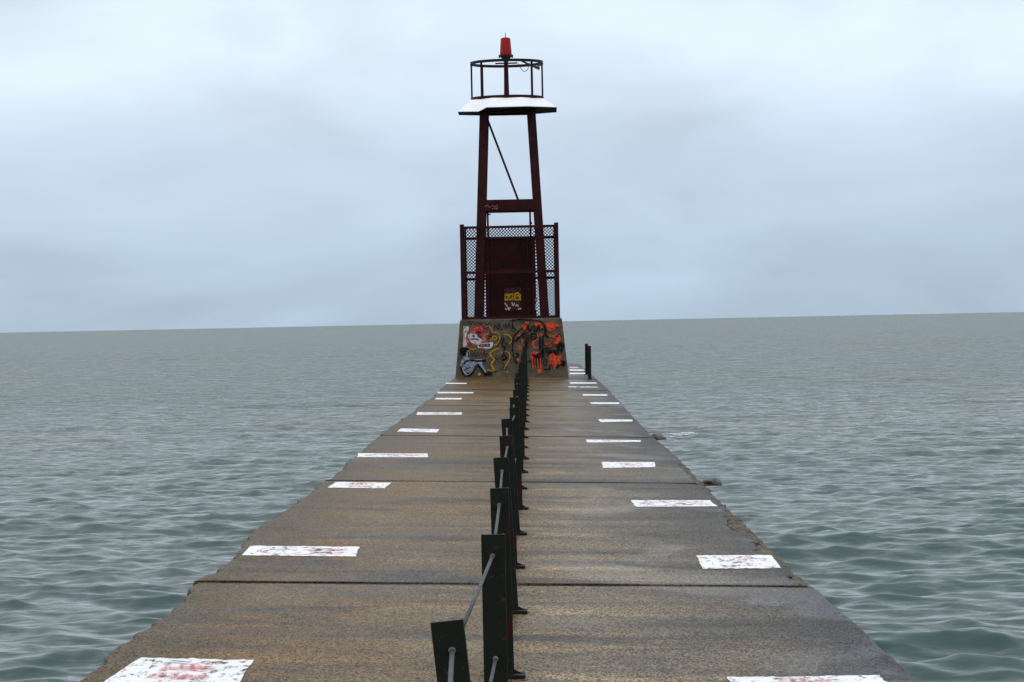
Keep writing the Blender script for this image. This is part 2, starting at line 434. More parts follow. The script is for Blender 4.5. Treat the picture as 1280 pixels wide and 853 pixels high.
# ------------------------------------------------------------------ water
def build_water():
    rs = np.random.RandomState(31)
    hcam = CAM.z
    vpx = np.concatenate([np.linspace(620, 40, 760), np.linspace(39.4, 6, 190)])
    dist = F * hcam / vpx
    dist = np.concatenate([np.array([4.0, 8.0, 11.0]), dist, np.geomspace(dist[-1] * 1.08, 60000, 22)])
    az = np.concatenate([np.radians([-70, -50, -35, -24, -17]), np.linspace(math.radians(-12.5), math.radians(12.0), 760), np.radians([17, 24, 35, 50, 70])])
    D, A = np.meshgrid(dist, az, indexing='ij')
    x, y = D * np.sin(A), D * np.cos(A)
    dr = np.gradient(dist)[:, None] * np.ones_like(D)
    dl = D * math.radians(24.5) / 760
    z = np.zeros_like(x); ox = np.zeros_like(x); oy = np.zeros_like(x)
    comps = []
    for i in range(7):                                   # swell rolling in towards the shore
        lam = rs.uniform(4.0, 8.0); comps.append((lam, 0.0030 * lam * rs.uniform(0.5, 1.0), rs.normal(-1.5708, 0.2)))
    for i in range(24):
        lam = rs.uniform(0.8, 2.4); comps.append((lam, 0.0056 * lam * rs.uniform(0.4, 1.0), rs.normal(-1.5, 0.26)))
    for i in range(48):
        lam = rs.uniform(0.2, 0.95); comps.append((lam, 0.0072 * lam * rs.uniform(0.4, 1.0), rs.normal(-1.5, 0.62)))
    # wave groups: the swell comes in patches
    grp = np.zeros_like(x)
    for q in range(9):
        th, kk = rs.uniform(0, 6.283), 2 * math.pi / rs.uniform(5.0, 26.0)
        grp += np.sin(kk * (x * math.cos(th) * 0.6 + y * math.sin(th)) + rs.uniform(0, 6.283))
    grp = np.clip(0.42 + 0.24 * grp, 0.08, 1.15)
    shoal = 0.38 + 0.62 / (1 + np.exp((D - 48.0) / 9.0))   # waves steepen towards the shore
    for lam, amp, th in comps:
        k = 2 * math.pi / lam
        cx, cy = math.cos(th), math.sin(th)
        ph = k * (x * cx + y * cy) + rs.uniform(0, 6.283)
        fade = np.clip((lam / (0.9 * np.maximum(dr, dl)) - 0.5) / 1.0, 0, 1)
        a = amp * fade * (grp * 1.5 * shoal if lam > 1.3 else 0.75 + 0.25 * shoal)
        z += a * np.sin(ph)
        ox += a * cx * np.cos(ph) * 0.85; oy += a * cy * np.cos(ph) * 0.85
    z = z + 3.0 * np.maximum(z, 0) ** 2             # sharper crests
    co = np.stack([x + ox, y + oy, z], -1).reshape(-1, 3).astype(np.float32)
    nr, nc = D.shape
    idx = np.arange(nr * nc, dtype=np.int32).reshape(nr, nc)
    q = np.stack([idx[:-1, :-1], idx[:-1, 1:], idx[1:, 1:], idx[1:, :-1]], -1).reshape(-1, 4)
    me = bpy.data.meshes.new('water')
    me.vertices.add(len(co)); me.vertices.foreach_set('co', co.ravel())
    me.loops.add(q.size); me.loops.foreach_set('vertex_index', q[:, ::-1].ravel())
    me.polygons.add(len(q)); me.polygons.foreach_set('loop_start', np.arange(0, q.size, 4, dtype=np.int32))
    me.polygons.foreach_set('use_smooth', np.ones(len(q), dtype=bool))
    me.update(calc_edges=True)
    me.materials.append(M['water'])
    o = bpy.data.objects.new('water', me)
    scene.collection.objects.link(o)
    tag(o, 'choppy grey-green lake water reaching to the horizon', 'water', kind='structure')
    if me.polygons[1000].normal.z < 0: me.flip_normals()
build_water()

# ------------------------------------------------------------------ pier
LEFT_PX = [(96, 853), (160, 801), (224, 749), (260, 719), (306, 677), (352, 640), (378, 620), (414, 597), (444, 569), (477, 542), (510, 519), (536, 499), (567, 473)]
OUT_PX = [(1150, 852), (1087, 793), (1024, 735), (1008, 724), (995, 711), (977, 693), (967, 684), (955, 673), (942, 664), (926, 647), (919, 640), (897, 620),
          (878, 602.5), (867, 590), (855, 578), (838, 562), (812, 541), (796, 524), (780, 507), (762, 487.5), (745, 472), (729, 458)]
IN_PX = [(1149, 852), (1086, 793), (1023, 735), (1005, 731), (992, 723), (990, 716), (980, 700.5), (969, 693), (945, 688), (948, 681), (944, 674), (930, 665),
         (908, 655), (911, 643), (904, 632), (896, 620), (868, 602), (866, 597), (858, 589), (851, 582), (853, 577), (837, 562), (811, 541), (795, 524), (779, 507), (761.5, 487.5), (744.5, 472), (728, 458)]
def edge(px):
    pts = [on_deck(*p) for p in px]
    return np.array([p.y for p in pts]), np.array([p.x for p in pts])
LY, LX = edge(LEFT_PX); OY, OX = edge(OUT_PX); IY, IX = edge(IN_PX)
def xl(y): return float(np.interp(y, LY, LX))
def xo(y): return float(np.interp(y, OY, OX))
def xi(y): return float(np.interp(y, IY, IX))

pier = empty('pier', (0, 0, 0))
tag(pier, 'long wet concrete pier of cast slabs leading out to the red tower', 'pier')
GAP = 0.055

def wob(s, amp, fr, seed):
    return amp * noise.noise((s * fr, seed, 0.3)) + 0.5 * amp * noise.noise((s * fr * 3.1, seed, 7.7))

def slab(y0, y1, k):
    dz = 0.0
    poly = []
    n = max(10, int((y1 - y0) / (0.07 if y0 < 40 else 0.2)))
    ys = [y0 + GAP / 2 + (y1 - y0 - GAP) * i / n for i in range(n + 1)]
    last = (k == len(JOINTS) - 2)
    R_, L2 = [], []
    for y in ys:
        xr, x_l = xi(y), xl(y)
        if last:                                          # rounded sea end
            u = max(0.0, (y - (y1 - 6.0)) / 6.0)
            xr -= 1.3 * (1 - math.sqrt(max(0, 1 - u * u)))
            x_l += 1.3 * (1 - math.sqrt(max(0, 1 - u * u)))
        chip = min(1.0, max(0.0, (xo(y) - xi(y) - 0.02) / 0.05))
        R_.append((xr + wob(y, 0.022, 1.6, 3.1) + chip * wob(y, 0.05, 4.0, 6.6), y)); L2.append((x_l + wob(y, 0.045, 0.9, 9.4) + wob(y, 0.035, 3.0, 2.2), y))
    m = 22
    def cross(a, b, y, seed):
        return [(a + (b - a) * i / m, y + wob(a + (b - a) * i / m, 0.014, 2.2, seed)) for i in range(1, m)]
    poly = R_ + cross(R_[-1][0], L2[-1][0], ys[-1], k * 3.3 + 1) + L2[::-1] + cross(L2[0][0], R_[0][0], ys[0], k * 3.3 + 5)
    P = [Vector(p) for p in poly]
    rings = []
    for ins, down in ((0.03, 0.0), (0.008, 0.010), (0.0, 0.032), (0.0, 0.36)):
        rg = []
        for i, p in enumerate(P):
            d = (P[(i + 1) % len(P)] - P[i - 1]); nn = Vector((-d.y, d.x)).normalized()
            q = p + nn * ins
            rg.append((q.x, q.y, deckz(q.x, q.y) + dz - down + (0.0 * noise.noise((q.x * 1.5, q.y * 1.5, 0)) if down < 0.1 else 0)))
        rings.append(rg)
    b = MB(); c = len(P)
    b.add([v for r in rings for v in r], [])
    for j in range(3):
        for i in range(c):
            b.f.append((j * c + i, (j + 1) * c + i, (j + 1) * c + (i + 1) % c, j * c + (i + 1) % c))
    # top: rows between matching left and right points
    top = list(range(c))
    b.f.append(tuple(top))
    o = b.build('concrete_slab', M['deck'], pier, fix=False)
    bm = bmesh.new(); bm.from_mesh(o.data)
    bmesh.ops.triangulate(bm, faces=[f for f in bm.faces if len(f.verts) > 4])
    bmesh.ops.recalc_face_normals(bm, faces=bm.faces)
    bm.to_mesh(o.data); bm.free()
for k in range(len(JOINTS) - 1):
    slab(JOINTS[k], JOINTS[k + 1], k)
for k in range(1, len(JOINTS) - 1):                       # dirt packed in each joint
    y = JOINTS[k]; b = MB(); m = 40
    a0, a1 = xl(y) + 0.06, xi(y) - 0.06
    vs = []
    for i in range(m + 1):
        x = a0 + (a1 - a0) * i / m
        zz = deckz(x, y) - 0.06 + wob(x, 0.03, 1.1, k * 1.7)
        for dy in (-GAP, GAP): vs.append((x, y + dy, zz))
    for i in range(m + 1):
        x = a0 + (a1 - a0) * i / m
        for dy in (-GAP, GAP): vs.append((x, y + dy, deckz(x, y) - 0.2))
    h = 2 * (m + 1)
    b.add(vs, [(2 * i, 2 * i + 2, 2 * i + 3, 2 * i + 1) for i in range(m)] + [(h + 2 * i, h + 2 * i + 1, h + 2 * i + 3, h + 2 * i + 2) for i in range(m)]
          + [(2 * i, h + 2 * i, h + 2 * i + 2, 2 * i + 2) for i in range(m)] + [(2 * i + 1, 2 * i + 3, h + 2 * i + 3, h + 2 * i + 1) for i in range(m)])
    b.build('joint_fill', M['joint'], pier)

# pier body below the slabs with its broken right rim
b = MB(); rows = []
ys = list(np.arange(-8.0, 45.0, 0.05)) + list(np.arange(45.0, YEND - 6.0, 0.5))
for y in ys:
    o_, i_ = xo(y) + wob(y, 0.03, 2.2, 5.5), xi(y) - 0.12
    row = []
    for j in range(9):
        u = j / 8.0; x = i_ + (o_ - i_) * u
        depth = min(1.0, max(0.0, (x - (xi(y) - 0.02)) / 0.05))
        z = deckz(x, y) - 0.014 + depth * (0.030 * noise.noise((x * 9, y * 6, 1.0)) + 0.026 * noise.noise((x * 26, y * 18, 4.0))) - 0.03 * (u ** 5)
        if x < xi(y) - 0.02: z = deckz(x, y) - 0.06
        row.append((x, y, min(z, deckz(x, y) + 0.012)))
    row.append((o_ + 0.012, y, row[-1][2] - 0.12)); row.append((o_ + 0.02, y, -1.6))
    rows.append(row)
w = len(rows[0])
b.add([v for r in rows for v in r], [(i * w + j, i * w + j + 1, (i + 1) * w + j + 1, (i + 1) * w + j) for i in range(len(rows) - 1) for j in range(w - 1)])
ob = b.build('broken_edge', M['rubble'], pier)
ob['label'] = 'crumbling brown broken rim along the right edge'
b = MB(); rows = []
for y in np.arange(-8.0, YEND - 0.5, 1.0):
    u = max(0.0, (y - (YEND - 6.0)) / 6.0); r = 1.3 * (1 - math.sqrt(max(0, 1 - u * u)))
    a, c = xl(y) + 0.05 + r, xi(y) - 0.14 - r
    rows.append([(a, y, -1.6), (a, y, deckz(a, y) - 0.30), (c, y, deckz(c, y) - 0.30), (c, y, -1.6)])
b.add([v for r in rows for v in r], [(i * 4 + j, i * 4 + j + 1, (i + 1) * 4 + j + 1, (i + 1) * 4 + j) for i in range(len(rows) - 1) for j in range(3)] + [(0, 1, 2, 3)])
n4 = (len(rows) - 1) * 4
b.f.append((n4, n4 + 1, n4 + 2, n4 + 3))
b.build('pier_body', M['pier_side'], pier)

# painted panels on the deck
def scrawl_lines(style, r):
    S = []
    def arc(cx, cy, rx, ry, a0, a1, w, c, n=14):
        S.append(([(cx + rx * math.cos(a0 + (a1 - a0) * i / n), cy + ry * math.sin(a0 + (a1 - a0) * i / n)) for i in range(n + 1)], w, c))
    if style == 'words':                                  # red lettering worn to dashes
        for row in range(3):
            x = 0.3 + r.uniform(-0.04, 0.04)
            while x < 0.72:
                w = r.uniform(0.03, 0.08); y = 0.22 + row * 0.24
                S.append(([(x, y - 0.08), (x + w * 0.4, y + 0.09), (x + w, y - 0.05 + r.uniform(-.03, .05))], 0.022, 'deck_red'))
                if r.random() < 0.5: S.append(([(x, y), (x + w, y + 0.02)], 0.03, 'deck_red'))
                x += w + r.uniform(0.015, 0.04)
        S.append(([(0.3, 0.88), (0.4, 0.86), (0.5, 0.83)], 0.02, 'deck_grey'))
        for i in range(4):
            x, y = r.uniform(0.1, 0.9), r.uniform(0.1, 0.8); S.append(([(x, y), (x + 0.05, y + 0.02)], 0.012, 'deck_grey'))
    elif style == 'figure':                               # red outline round a dark figure
        arc(0.45, 0.5, 0.33, 0.36, 1.2, 5.3, 0.022, 'deck_red', 26)
        arc(0.32, 0.42, 0.14, 0.22, 0.4, 3.3, 0.018, 'deck_grey')
        for i in range(7):
            x = r.uniform(0.3, 0.62); y = r.uniform(0.25, 0.75)
            S.append(([(x, y), (x + r.uniform(0.05, 0.14), y + r.uniform(-0.15, 0.15)), (x + r.uniform(0.06, 0.2), y + r.uniform(-0.1, 0.1))], 0.03, 'deck_grey' if i % 3 else 'deck_red'))
        for i in range(6):
            x = 0.70 + 0.13 * r.random(); y = r.uniform(0.25, 0.75)
            S.append(([(x - 0.04, y), (x + 0.07, y + r.uniform(-0.1, 0.1))], 0.05, 'deck_red'))
    else:                                                 # loose pink marks
        for i in range(12):
            x, y = r.uniform(0.25, 0.65), r.uniform(0.15, 0.8)
            S.append(([(x, y), (x + r.uniform(0.04, 0.12), y + r.uniform(-0.12, 0.12)), (x + r.uniform(0.08, 0.2), y)], 0.02, 'deck_red' if r.random() < 0.7 else 'deck_grey'))
    return S

def ribbon(b, pts, w, lift):
    """flat stroke through 3-D points lying on a surface whose normal is about nrm"""
    n = len(pts); vs = []
    for i in range(n):
        d = (pts[min(i + 1, n - 1)] - pts[max(i - 1, 0)])
        s_ = d.cross(lift)
        s_ = s_.normalized() * (w / 2) if s_.length > 1e-9 else Vector((w / 2, 0, 0))
        vs += [pts[i] + s_, pts[i] - s_]
    b.add(vs, [(2 * i, 2 * i + 1, 2 * i + 3, 2 * i + 2) for i in range(n - 1)])

def panel(px, style, mat='deck_white', seed=0):
    r = random.Random(seed)
    c = [on_deck(*p) for p in px]                         # far-left, far-right, near-right, near-left
    def uv(u, v):
        a, d = c[3].lerp(c[0], v), c[2].lerp(c[1], v)
        return a.lerp(d, u)
    bnd = []
    def side(u0, v0, u1, v1, n):
        for i in range(n): bnd.append((u0 + (u1 - u0) * i / n, v0 + (v1 - v0) * i / n))
    side(0, 0, 1, 0, 24); side(1, 0, 1, 1, 10); side(1, 1, 0, 1, 24); side(0, 1, 0, 0, 10)
    b = MB(); vs = []
    for u, v in bnd:
        p = uv(u + r.gauss(0, 0.006), v + r.gauss(0, 0.013))
        vs.append((p.x, p.y, deckz(p.x, p.y) + 0.003))
    b.add(vs, [tuple(range(len(vs)))])
    o = b.build('painted_panel', M[mat], pier, fix=False)
    bm = bmesh.new(); bm.from_mesh(o.data); bmesh.ops.triangulate(bm, faces=bm.faces); bm.to_mesh(o.data); bm.free()
    if style:
        for i, (pts, w, cm) in enumerate(scrawl_lines(style, r)):
            P = []
            for u, v in pts:
                p = uv(u, v); P.append(Vector((p.x, p.y, deckz(p.x, p.y) + 0.0042 + i * 0.0003)))
            bb = MB(); ribbon(bb, P, w * 1.6, Vector((0, 0, 1)))
            bb.build('paint_stroke', M[cm], o, fix=False)
PANELS = [
    ([(175, 823), (316, 826), (288, 870), (108, 868)], 'words', 'deck_white'),
    ([(312.6, 683), (449.4, 684), (444.7, 696.3), (302, 694.8)], 'figure', 'deck_white'),
    ([(420, 602.8), (489, 604), (480.6, 611), (410, 610)], 'words', 'deck_white'),
    ([(448, 567), (534.8, 567.5), (534.8, 572), (446.5, 572)], 'figure', 'deck_white'),
    ([(501, 536), (549.4, 537), (546, 541), (496, 540)], 'marks', 'deck_white'),
    ([(522, 515.7), (577.5, 516), (577, 518.8), (520.5, 519)], 'figure', 'deck_white'),
    ([(545, 497.8), (578, 498), (576, 499.8), (543, 499.7)], None, 'deck_white'),
    ([(547.4, 490.2), (592, 490.6), (591.5, 492), (547, 492)], None, 'deck_white'),
    ([(557.5, 478.8), (583.4, 479.1), (583, 480.3), (557, 480.2)], None, 'deck_white'),
    ([(909.5, 847.5), (1099, 845), (1122, 868), (925, 870)], 'words', 'deck_white'),
    ([(870.6, 695), (964, 694.6), (976.6, 711), (878, 711.5)], 'marks', 'deck_white'),
    ([(788, 625.8), (887, 625.8), (897, 633.5), (795, 634)], 'figure', 'deck_white'),
    ([(752, 578), (818, 578), (819.5, 584.4), (754, 585.4)], 'marks', 'deck_white'),
    ([(732.3, 550), (801, 550.6), (801, 552.8), (734.5, 553.6)], 'marks', 'deck_white'),
    ([(747.7, 524.5), (790, 525), (791, 527.2), (750.6, 528)], None, 'deck_white'),
    ([(737, 503.2), (774, 503.4), (774, 505.4), (740, 505.4)], None, 'deck_white'),
    ([(727.9, 493), (758.6, 493.3), (759.4, 495), (729, 495)], None, 'deck_white'),
    ([(710, 483.2), (747.7, 483.6), (747.7, 484.8), (711, 484.8)], None, 'deck_faded'),
    ([(711.7, 478), (745.5, 478.5), (745.5, 479.9), (713, 479.9)], None, 'deck_white'),
    ([(712, 466.3), (732, 466.3), (734, 468), (712, 468)], None, 'deck_white'),
    ([(712, 462.2), (729, 462.2), (731, 463.8), (712, 463.8)], None, 'deck_white'),
    ([(712, 458.8), (722.5, 458.8), (724, 460.3), (712, 460.3)], None, 'deck_faded'),
]
for i, (px, st, mt) in enumerate(PANELS):
    panel(px, st, mt, i + 3)

# ------------------------------------------------------------------ railing of posts and rods
PW, PD, PH = 0.082, 0.05, 0.835
def c_channel(b, base, up, w, d, h, t=0.010):
    X = Vector((1, 0, 0)); X = (X - up * X.dot(up)).normalized(); Y = up.cross(X)
    c = base + up * (h / 2)
    b.box(c - Y * (d / 2 - t / 2), (w, t, h), (X, Y, up))
    for s_ in (-1, 1):
        b.box(c + X * s_ * (w / 2 - t / 2) + Y * (t / 2), (t, d - t, h - 0.004), (X, Y, up))
    return X, Y
LEANS = {0: 5.4, 1: 0.0, 2: 0.6, 3: 2.6, 4: 1.1, 5: 2.8, 6: 0.8, 7: 1.1}
railing = empty('railing', (XRAIL, POST_Y0, deckz(XRAIL, POST_Y0)))
tag(railing, 'line of dark chipped steel posts joined by rods along the pier deck', 'railing')
holes = []
rr = random.Random(5)
NPOST = int((YBLOCK - 0.6 - POST_Y0) / POST_DY) + 1
for i in range(-1, NPOST):
    y = POST_Y0 + i * POST_DY
    x = XRAIL + (0 if i < 3 else rr.uniform(-0.012, 0.012))
    lean = math.radians(LEANS.get(i, rr.uniform(0.0, 1.8)))
    fl = math.radians(rr.uniform(-1.2, 1.2))
    up = Vector((-math.sin(lean), math.sin(fl), math.cos(lean))).normalized()
    base = Vector((x, y, deckz(x, y) + 0.010))
    b = MB(); h = PH * (1 + rr.uniform(-0.012, 0.012))
    X, Y = c_channel(b, base, up, PW, PD, h)
    post = b.build('post', M['post'], railing, bevel=0.002)
    b = MB()
    zc = Vector((x + 0.012, y, deckz(x, y) + 0.004))
    nrm = Vector((-SB, -SA, 1)).normalized(); X2 = Vector((1, 0, SB)).normalized()
    b.box(zc + nrm * 0.006, (0.155, 0.13, 0.012), (X2, nrm.cross(X2), nrm))
    g = zc + nrm * 0.012                                   # gusset
    b.add([g + X2 * (PW / 2 - 0.014), g + X2 * (PW / 2 + 0.026), g + X2 * (PW / 2 - 0.014) + Vector((0, 0, 0.018))] +
          [q + Vector((0, 0.01, 0)) for q in (g + X2 * (PW / 2 - 0.014), g + X2 * (PW / 2 + 0.026), g + X2 * (PW / 2 - 0.014) + Vector((0, 0, 0.018)))],
          [(0, 1, 2), (5, 4, 3), (0, 3, 4, 1), (1, 4, 5, 2), (2, 5, 3, 0)])
    b.build('base_plate', M['post_foot'], post)
    hs = []
    for dh in (0.075, 0.43):
        c = base + up * (h - dh) - Y * (PD / 2) + X * rr.uniform(-0.006, 0.006)
        b = MB(); b.tube([c - Y * 0.011, c - Y * 0.007, c + Y * 0.001], [0.005, 0.0095, 0.0105], 8)
        b.build('nut', M['bolt'], post)
        hs.append(c)
    holes.append(hs)
for i in range(len(holes) - 1):
    for j in (0, 1):
        a, c = holes[i][j], holes[i + 1][j]
        mid = (a + c) / 2 - Vector((0, 0, 0.004))
        b = MB(); b.tube([a - Vector((0, 0.0, 0)), mid, c], 0.0062, 8)
        b.build('rod', M['galv'], railing, smooth=True)

# two lone posts at the right edge by the tower
for px, py, lab in ((737.2, 473.6, 'nearer of two dark steel posts at the pier edge right of the tower'),
                    (733.4, 468.2, 'farther of two dark steel posts at the pier edge right of the tower')):
    p = on_deck(px, py)
    ph = empty('steel_post', (p.x, p.y, deckz(p.x, p.y)))
    tag(ph, lab, 'post', 'lone steel posts beside the tower')
    b = MB(); c_channel(b, Vector((p.x, p.y, p.z + 0.008)), Vector((0.008, 0, 1)).normalized(), PW, PD, PH)
    b.build('channel', M['post'], ph, bevel=0.002)
    b = MB(); b.box((p.x, p.y, p.z + 0.004), (0.14, 0.12, 0.016)); b.build('base_plate', M['post_foot'], ph)

# ------------------------------------------------------------------ beacon tower
KC = None
P0 = on_y(640, 472.3, YBLOCK)
XC = P0.x
HW = 1.46
YC = YBLOCK + HW                                           # tower axis
SC = (YC / F)                                              # metres per photo pixel at the axis
def zpx(py, Y=None):
    return on_y(640 - (472 - py) * ROLL, py, Y if Y else YC).z
tower = empty('beacon_tower', (XC, YC, deckz(XC, YC)))
tag(tower, 'dark red steel beacon tower with red lamp on graffiti-covered concrete plinth', 'tower')
ZT = zpx(398.5, YBLOCK)
b = MB()
TW = 1.315
zb = deckz(XC, YC) - 0.25
def fr(hw, z, ch=0.05):
    pts = [(-hw + ch, -hw), (hw - ch, -hw), (hw, -hw + ch), (hw, hw - ch), (hw - ch, hw), (-hw + ch, hw), (-hw, hw - ch), (-hw, -hw + ch)]
    return [(XC + x, YC + y, z) for x, y in pts]
ratio = (HW - TW) / (ZT - deckz(XC, YBLOCK))
prof = [(HW + ratio * 0.25, zb), (TW + 0.0, ZT - 0.035), (TW - 0.03, ZT)]
vs = []
for hw, z in prof: vs += fr(hw, z, 0.03)
fs = [(k * 8 + i, k * 8 + (i + 1) % 8, (k + 1) * 8 + (i + 1) % 8, (k + 1) * 8 + i) for k in range(2) for i in range(8)] + [tuple(range(16, 24)), tuple(range(8))[::-1]]
b.add(vs, fs)
plinth = b.build('plinth', M['plinth'], tower)

# graffiti lies on the sloping front face
fa = Vector((XC, YC - (HW + ratio * 0.25), zb)); fb = Vector((XC, YC - TW, ZT - 0.035))
fn = Vector((1, 0, 0)).cross((fb - fa).normalized()).normalized()
if fn.y > 0: fn = -fn
def on_face(px, py, lift=0.0):
    d = ray(px, py)
    t = (fa - CAM).dot(fn) / d.dot(fn)
    return CAM + d * t + fn * lift
LIFT = [0.004]
def paint(kind, mat, pts, org, w=1.0, name='graffiti_stroke', onto=None, parent=None, sc=10.4):
    """pts are photo positions in an enlarged view: x0 + x / sc"""
    onto = onto or on_face; parent = parent or plinth
    LIFT[0] += 0.0006
    P = [onto(org[0] + x / sc, org[1] + y / sc, LIFT[0]) for x, y in pts]
    b = MB()
    if kind == 'fill':
        b.add(P, [tuple(range(len(P)))])
    else:
        if len(P) > 2:                                     # round the corners a little
            Q = [P[0]]
            for i in range(len(P) - 1):
                p0, p1, p2, p3 = P[max(i - 1, 0)], P[i], P[i + 1], P[min(i + 2, len(P) - 1)]
                for s_ in (0.25, 0.5, 0.75, 1.0):
                    a = s_
                    q = 0.5 * ((2 * p1) + (p2 - p0) * a + (2 * p0 - 5 * p1 + 4 * p2 - p3) * a * a + (3 * p1 - p0 - 3 * p2 + p3) * a ** 3)
                    Q.append(q)
            P = Q
        ribbon(b, P, w / sc * SC, fn)
    o = b.build(name, M[mat], parent, fix=False)
    if kind == 'fill':
        bm = bmesh.new(); bm.from_mesh(o.data); bmesh.ops.triangulate(bm, faces=bm.faces); bm.to_mesh(o.data); bm.free()
    return o
def circle(cx, cy, rx, ry, a0=0, a1=6.2832, n=14):
    return [(cx + rx * math.cos(a0 + (a1 - a0) * i / n), cy + ry * math.sin(a0 + (a1 - a0) * i / n)) for i in range(n + 1)]
A = (564, 394); B = (634, 394)
# left half
paint('fill', 'g_white', [(158, 145), (230, 150), (228, 330), (200, 420), (155, 425)], A)
paint('fill', 'g_pink', circle(370, 265, 130, 112)[:-1], A)
paint('fill', 'g_white', [(235, 240), (320, 250), (400, 330), (380, 390), (290, 400), (240, 330)], A)
paint('line', 'g_red', circle(360, 270, 152, 125, 0.2, 5.9, 22), A, 17)
paint('line', 'g_red', circle(262, 310, 60, 110, 1.2, 5.0), A, 15)
paint('fill', 'g_red', [(300, 190), (370, 165), (440, 230), (400, 250), (370, 300), (340, 250)], A)
paint('line', 'g_black', [(325, 225), (385, 225), (345, 262), (405, 300)], A, 16)
paint('line', 'g_black', [(250, 318), (300, 310), (360, 325)], A, 15)
paint('fill', 'g_black', circle(290, 275, 18, 15)[:-1], A)
paint('line', 'g_pink', circle(480, 250, 60, 100, 4.6, 7.4), A, 16)
paint('line', 'g_dark', [(230, 80), (255, 130), (275, 80), (310, 120), (340, 90), (380, 125), (410, 90)], A, 13)
paint('line', 'g_dark', [(440, 95), (470, 130), (500, 100), (530, 140)], A, 13)
for pts in ([(560, 195), (560, 115), (610, 190), (610, 105)], [(630, 110), (635, 180), (665, 190), (680, 110)], [(700, 190), (705, 110), (730, 160), (755, 105), (760, 190)],
            [(760, 75), (835, 70)], [(795, 75), (795, 190)]):
    paint('line', 'g_dark', pts, A, 13)
paint('line', 'g_yellow', [(410, 350), (460, 310), (510, 290), (480, 330), (455, 350)], A, 17)
paint('line', 'g_yellow', [(195, 410), (250, 440), (300, 450), (320, 430)], A, 17)
paint('fill', 'g_white', [(335, 375), (545, 352), (540, 410), (500, 440), (345, 425)], A)
for i, pts in enumerate(([(370, 378), (370, 415)], [(398, 378), (372, 397), (400, 415)], circle(420, 396, 12, 15), [(446, 376), (446, 414)], [(470, 376), (448, 394), (472, 413)], circle(490, 394, 12, 15))):
    paint('line', 'g_black', pts, A, 13)
paint('line', 'g_yellow', [(530, 250), (570, 225), (620, 250), (630, 310), (600, 375), (555, 390)], A, 16)
paint('line', 'g_yellow', circle(565, 300, 28, 24), A, 13)
paint('line', 'g_pink', [(340, 445), (400, 430), (470, 450)], A, 16)
for k in range(5): paint('line', 'g_brown', [(265 + k * 42, 480), (280 + k * 42, 545), (300 + k * 42, 485)], A, 11)
paint('line', 'g_yellow', [(620, 440), (560, 455), (505, 500), (530, 550), (560, 580), (520, 640), (545, 690), (555, 725), (470, 715)], A, 22)
paint('line', 'g_yellow', [(690, 250), (750, 265), (790, 320), (770, 360), (730, 400)], A, 14)
paint('line', 'g_yellow', [(650, 500), (700, 470), (760, 510), (755, 580), (710, 660), (690, 700)], A, 15)
paint('line', 'g_yellow', [(700, 735), (745, 740)], A, 22)
paint('line', 'g_black', [(690, 300), (660, 400), (700, 420), (680, 500), (720, 560), (660, 590)], A, 22)
paint('line', 'g_dark', [(460, 745), (540, 740), (640, 715), (690, 660)], A, 11)
paint('line', 'g_dark', [(600, 420), (640, 330), (680, 260)], A, 12)
# crouching figure in stencil
paint('fill', 'g_blue', [(195, 455), (240, 465), (238, 520), (215, 545), (250, 580), (400, 575), (440, 590), (400, 610), (430, 690), (465, 750), (420, 760), (350, 640), (330, 640),
                         (300, 720), (250, 790), (190, 790), (140, 720), (118, 650), (135, 585), (170, 540), (195, 530)], A)
paint('fill', 'g_black', [(105, 470), (120, 430), (165, 415), (215, 420), (240, 445), (210, 460), (195, 500), (190, 535), (150, 535), (115, 510)], A)
paint('line', 'g_black', [(215, 470), (228, 500), (222, 540)], A, 13)
paint('line', 'g_black', [(160, 640), (200, 600), (260, 590), (350, 600), (450, 590)], A, 24)
paint('line', 'g_black', [(345, 640), (390, 700), (430, 760), (460, 790)], A, 26)
paint('line', 'g_black', [(330, 650), (300, 710), (260, 770), (200, 795), (160, 770), (135, 710), (125, 670)], A, 22)
paint('line', 'g_black', [(170, 720), (205, 700), (240, 685)], A, 16)
paint('line', 'g_black', [(190, 745), (225, 760), (255, 735)], A, 14)
paint('fill', 'g_black', [(420, 745), (520, 750), (545, 790), (425, 785)], A)
paint('fill', 'g_yellow', circle(365, 770, 22, 20)[:-1], A)
# right half: orange spray under black lines
for pts in ([(195, 150), (240, 85), (285, 95), (260, 150), (275, 205), (250, 225), (215, 190), (185, 175)], [(360, 100), (410, 80), (470, 130), (470, 160), (430, 185), (385, 155), (355, 130)],
            [(505, 95), (570, 100), (580, 75), (605, 110), (695, 125), (690, 150), (620, 160), (600, 205), (545, 215), (510, 165)],
            [(520, 255), (600, 270), (660, 245), (705, 290), (700, 330), (660, 375), (600, 375), (580, 340), (640, 345), (640, 300), (560, 290)],
            [(500, 355), (590, 355), (590, 385), (550, 435), (525, 400), (495, 380)], [(545, 540), (570, 490), (610, 500), (615, 530), (705, 530), (700, 570), (690, 650), (670, 640), (660, 590),
             (640, 660), (615, 710), (605, 710), (600, 600), (585, 680), (560, 660), (550, 590)],
            [(310, 500), (350, 475), (430, 490), (430, 520), (360, 515), (330, 580), (305, 550)], [(145, 395), (190, 420), (190, 450), (160, 475), (150, 430)],
            [(180, 325), (215, 320), (215, 365), (185, 370)], [(125, 250), (175, 245), (170, 275), (125, 280)], [(300, 205), (340, 180), (345, 225)], [(390, 250), (405, 250), (405, 320), (380, 330)],
            [(385, 715), (440, 700), (450, 740), (410, 770)], [(125, 560), (155, 565), (150, 605), (130, 600)], [(705, 200), (720, 165), (725, 175), (715, 210)], [(430, 250), (465, 250), (455, 285)]):
    paint('fill', 'g_orange', pts, B)
paint('line', 'g_orange', [(375, 335), (345, 350), (335, 400), (380, 430), (400, 420)], B, 22)
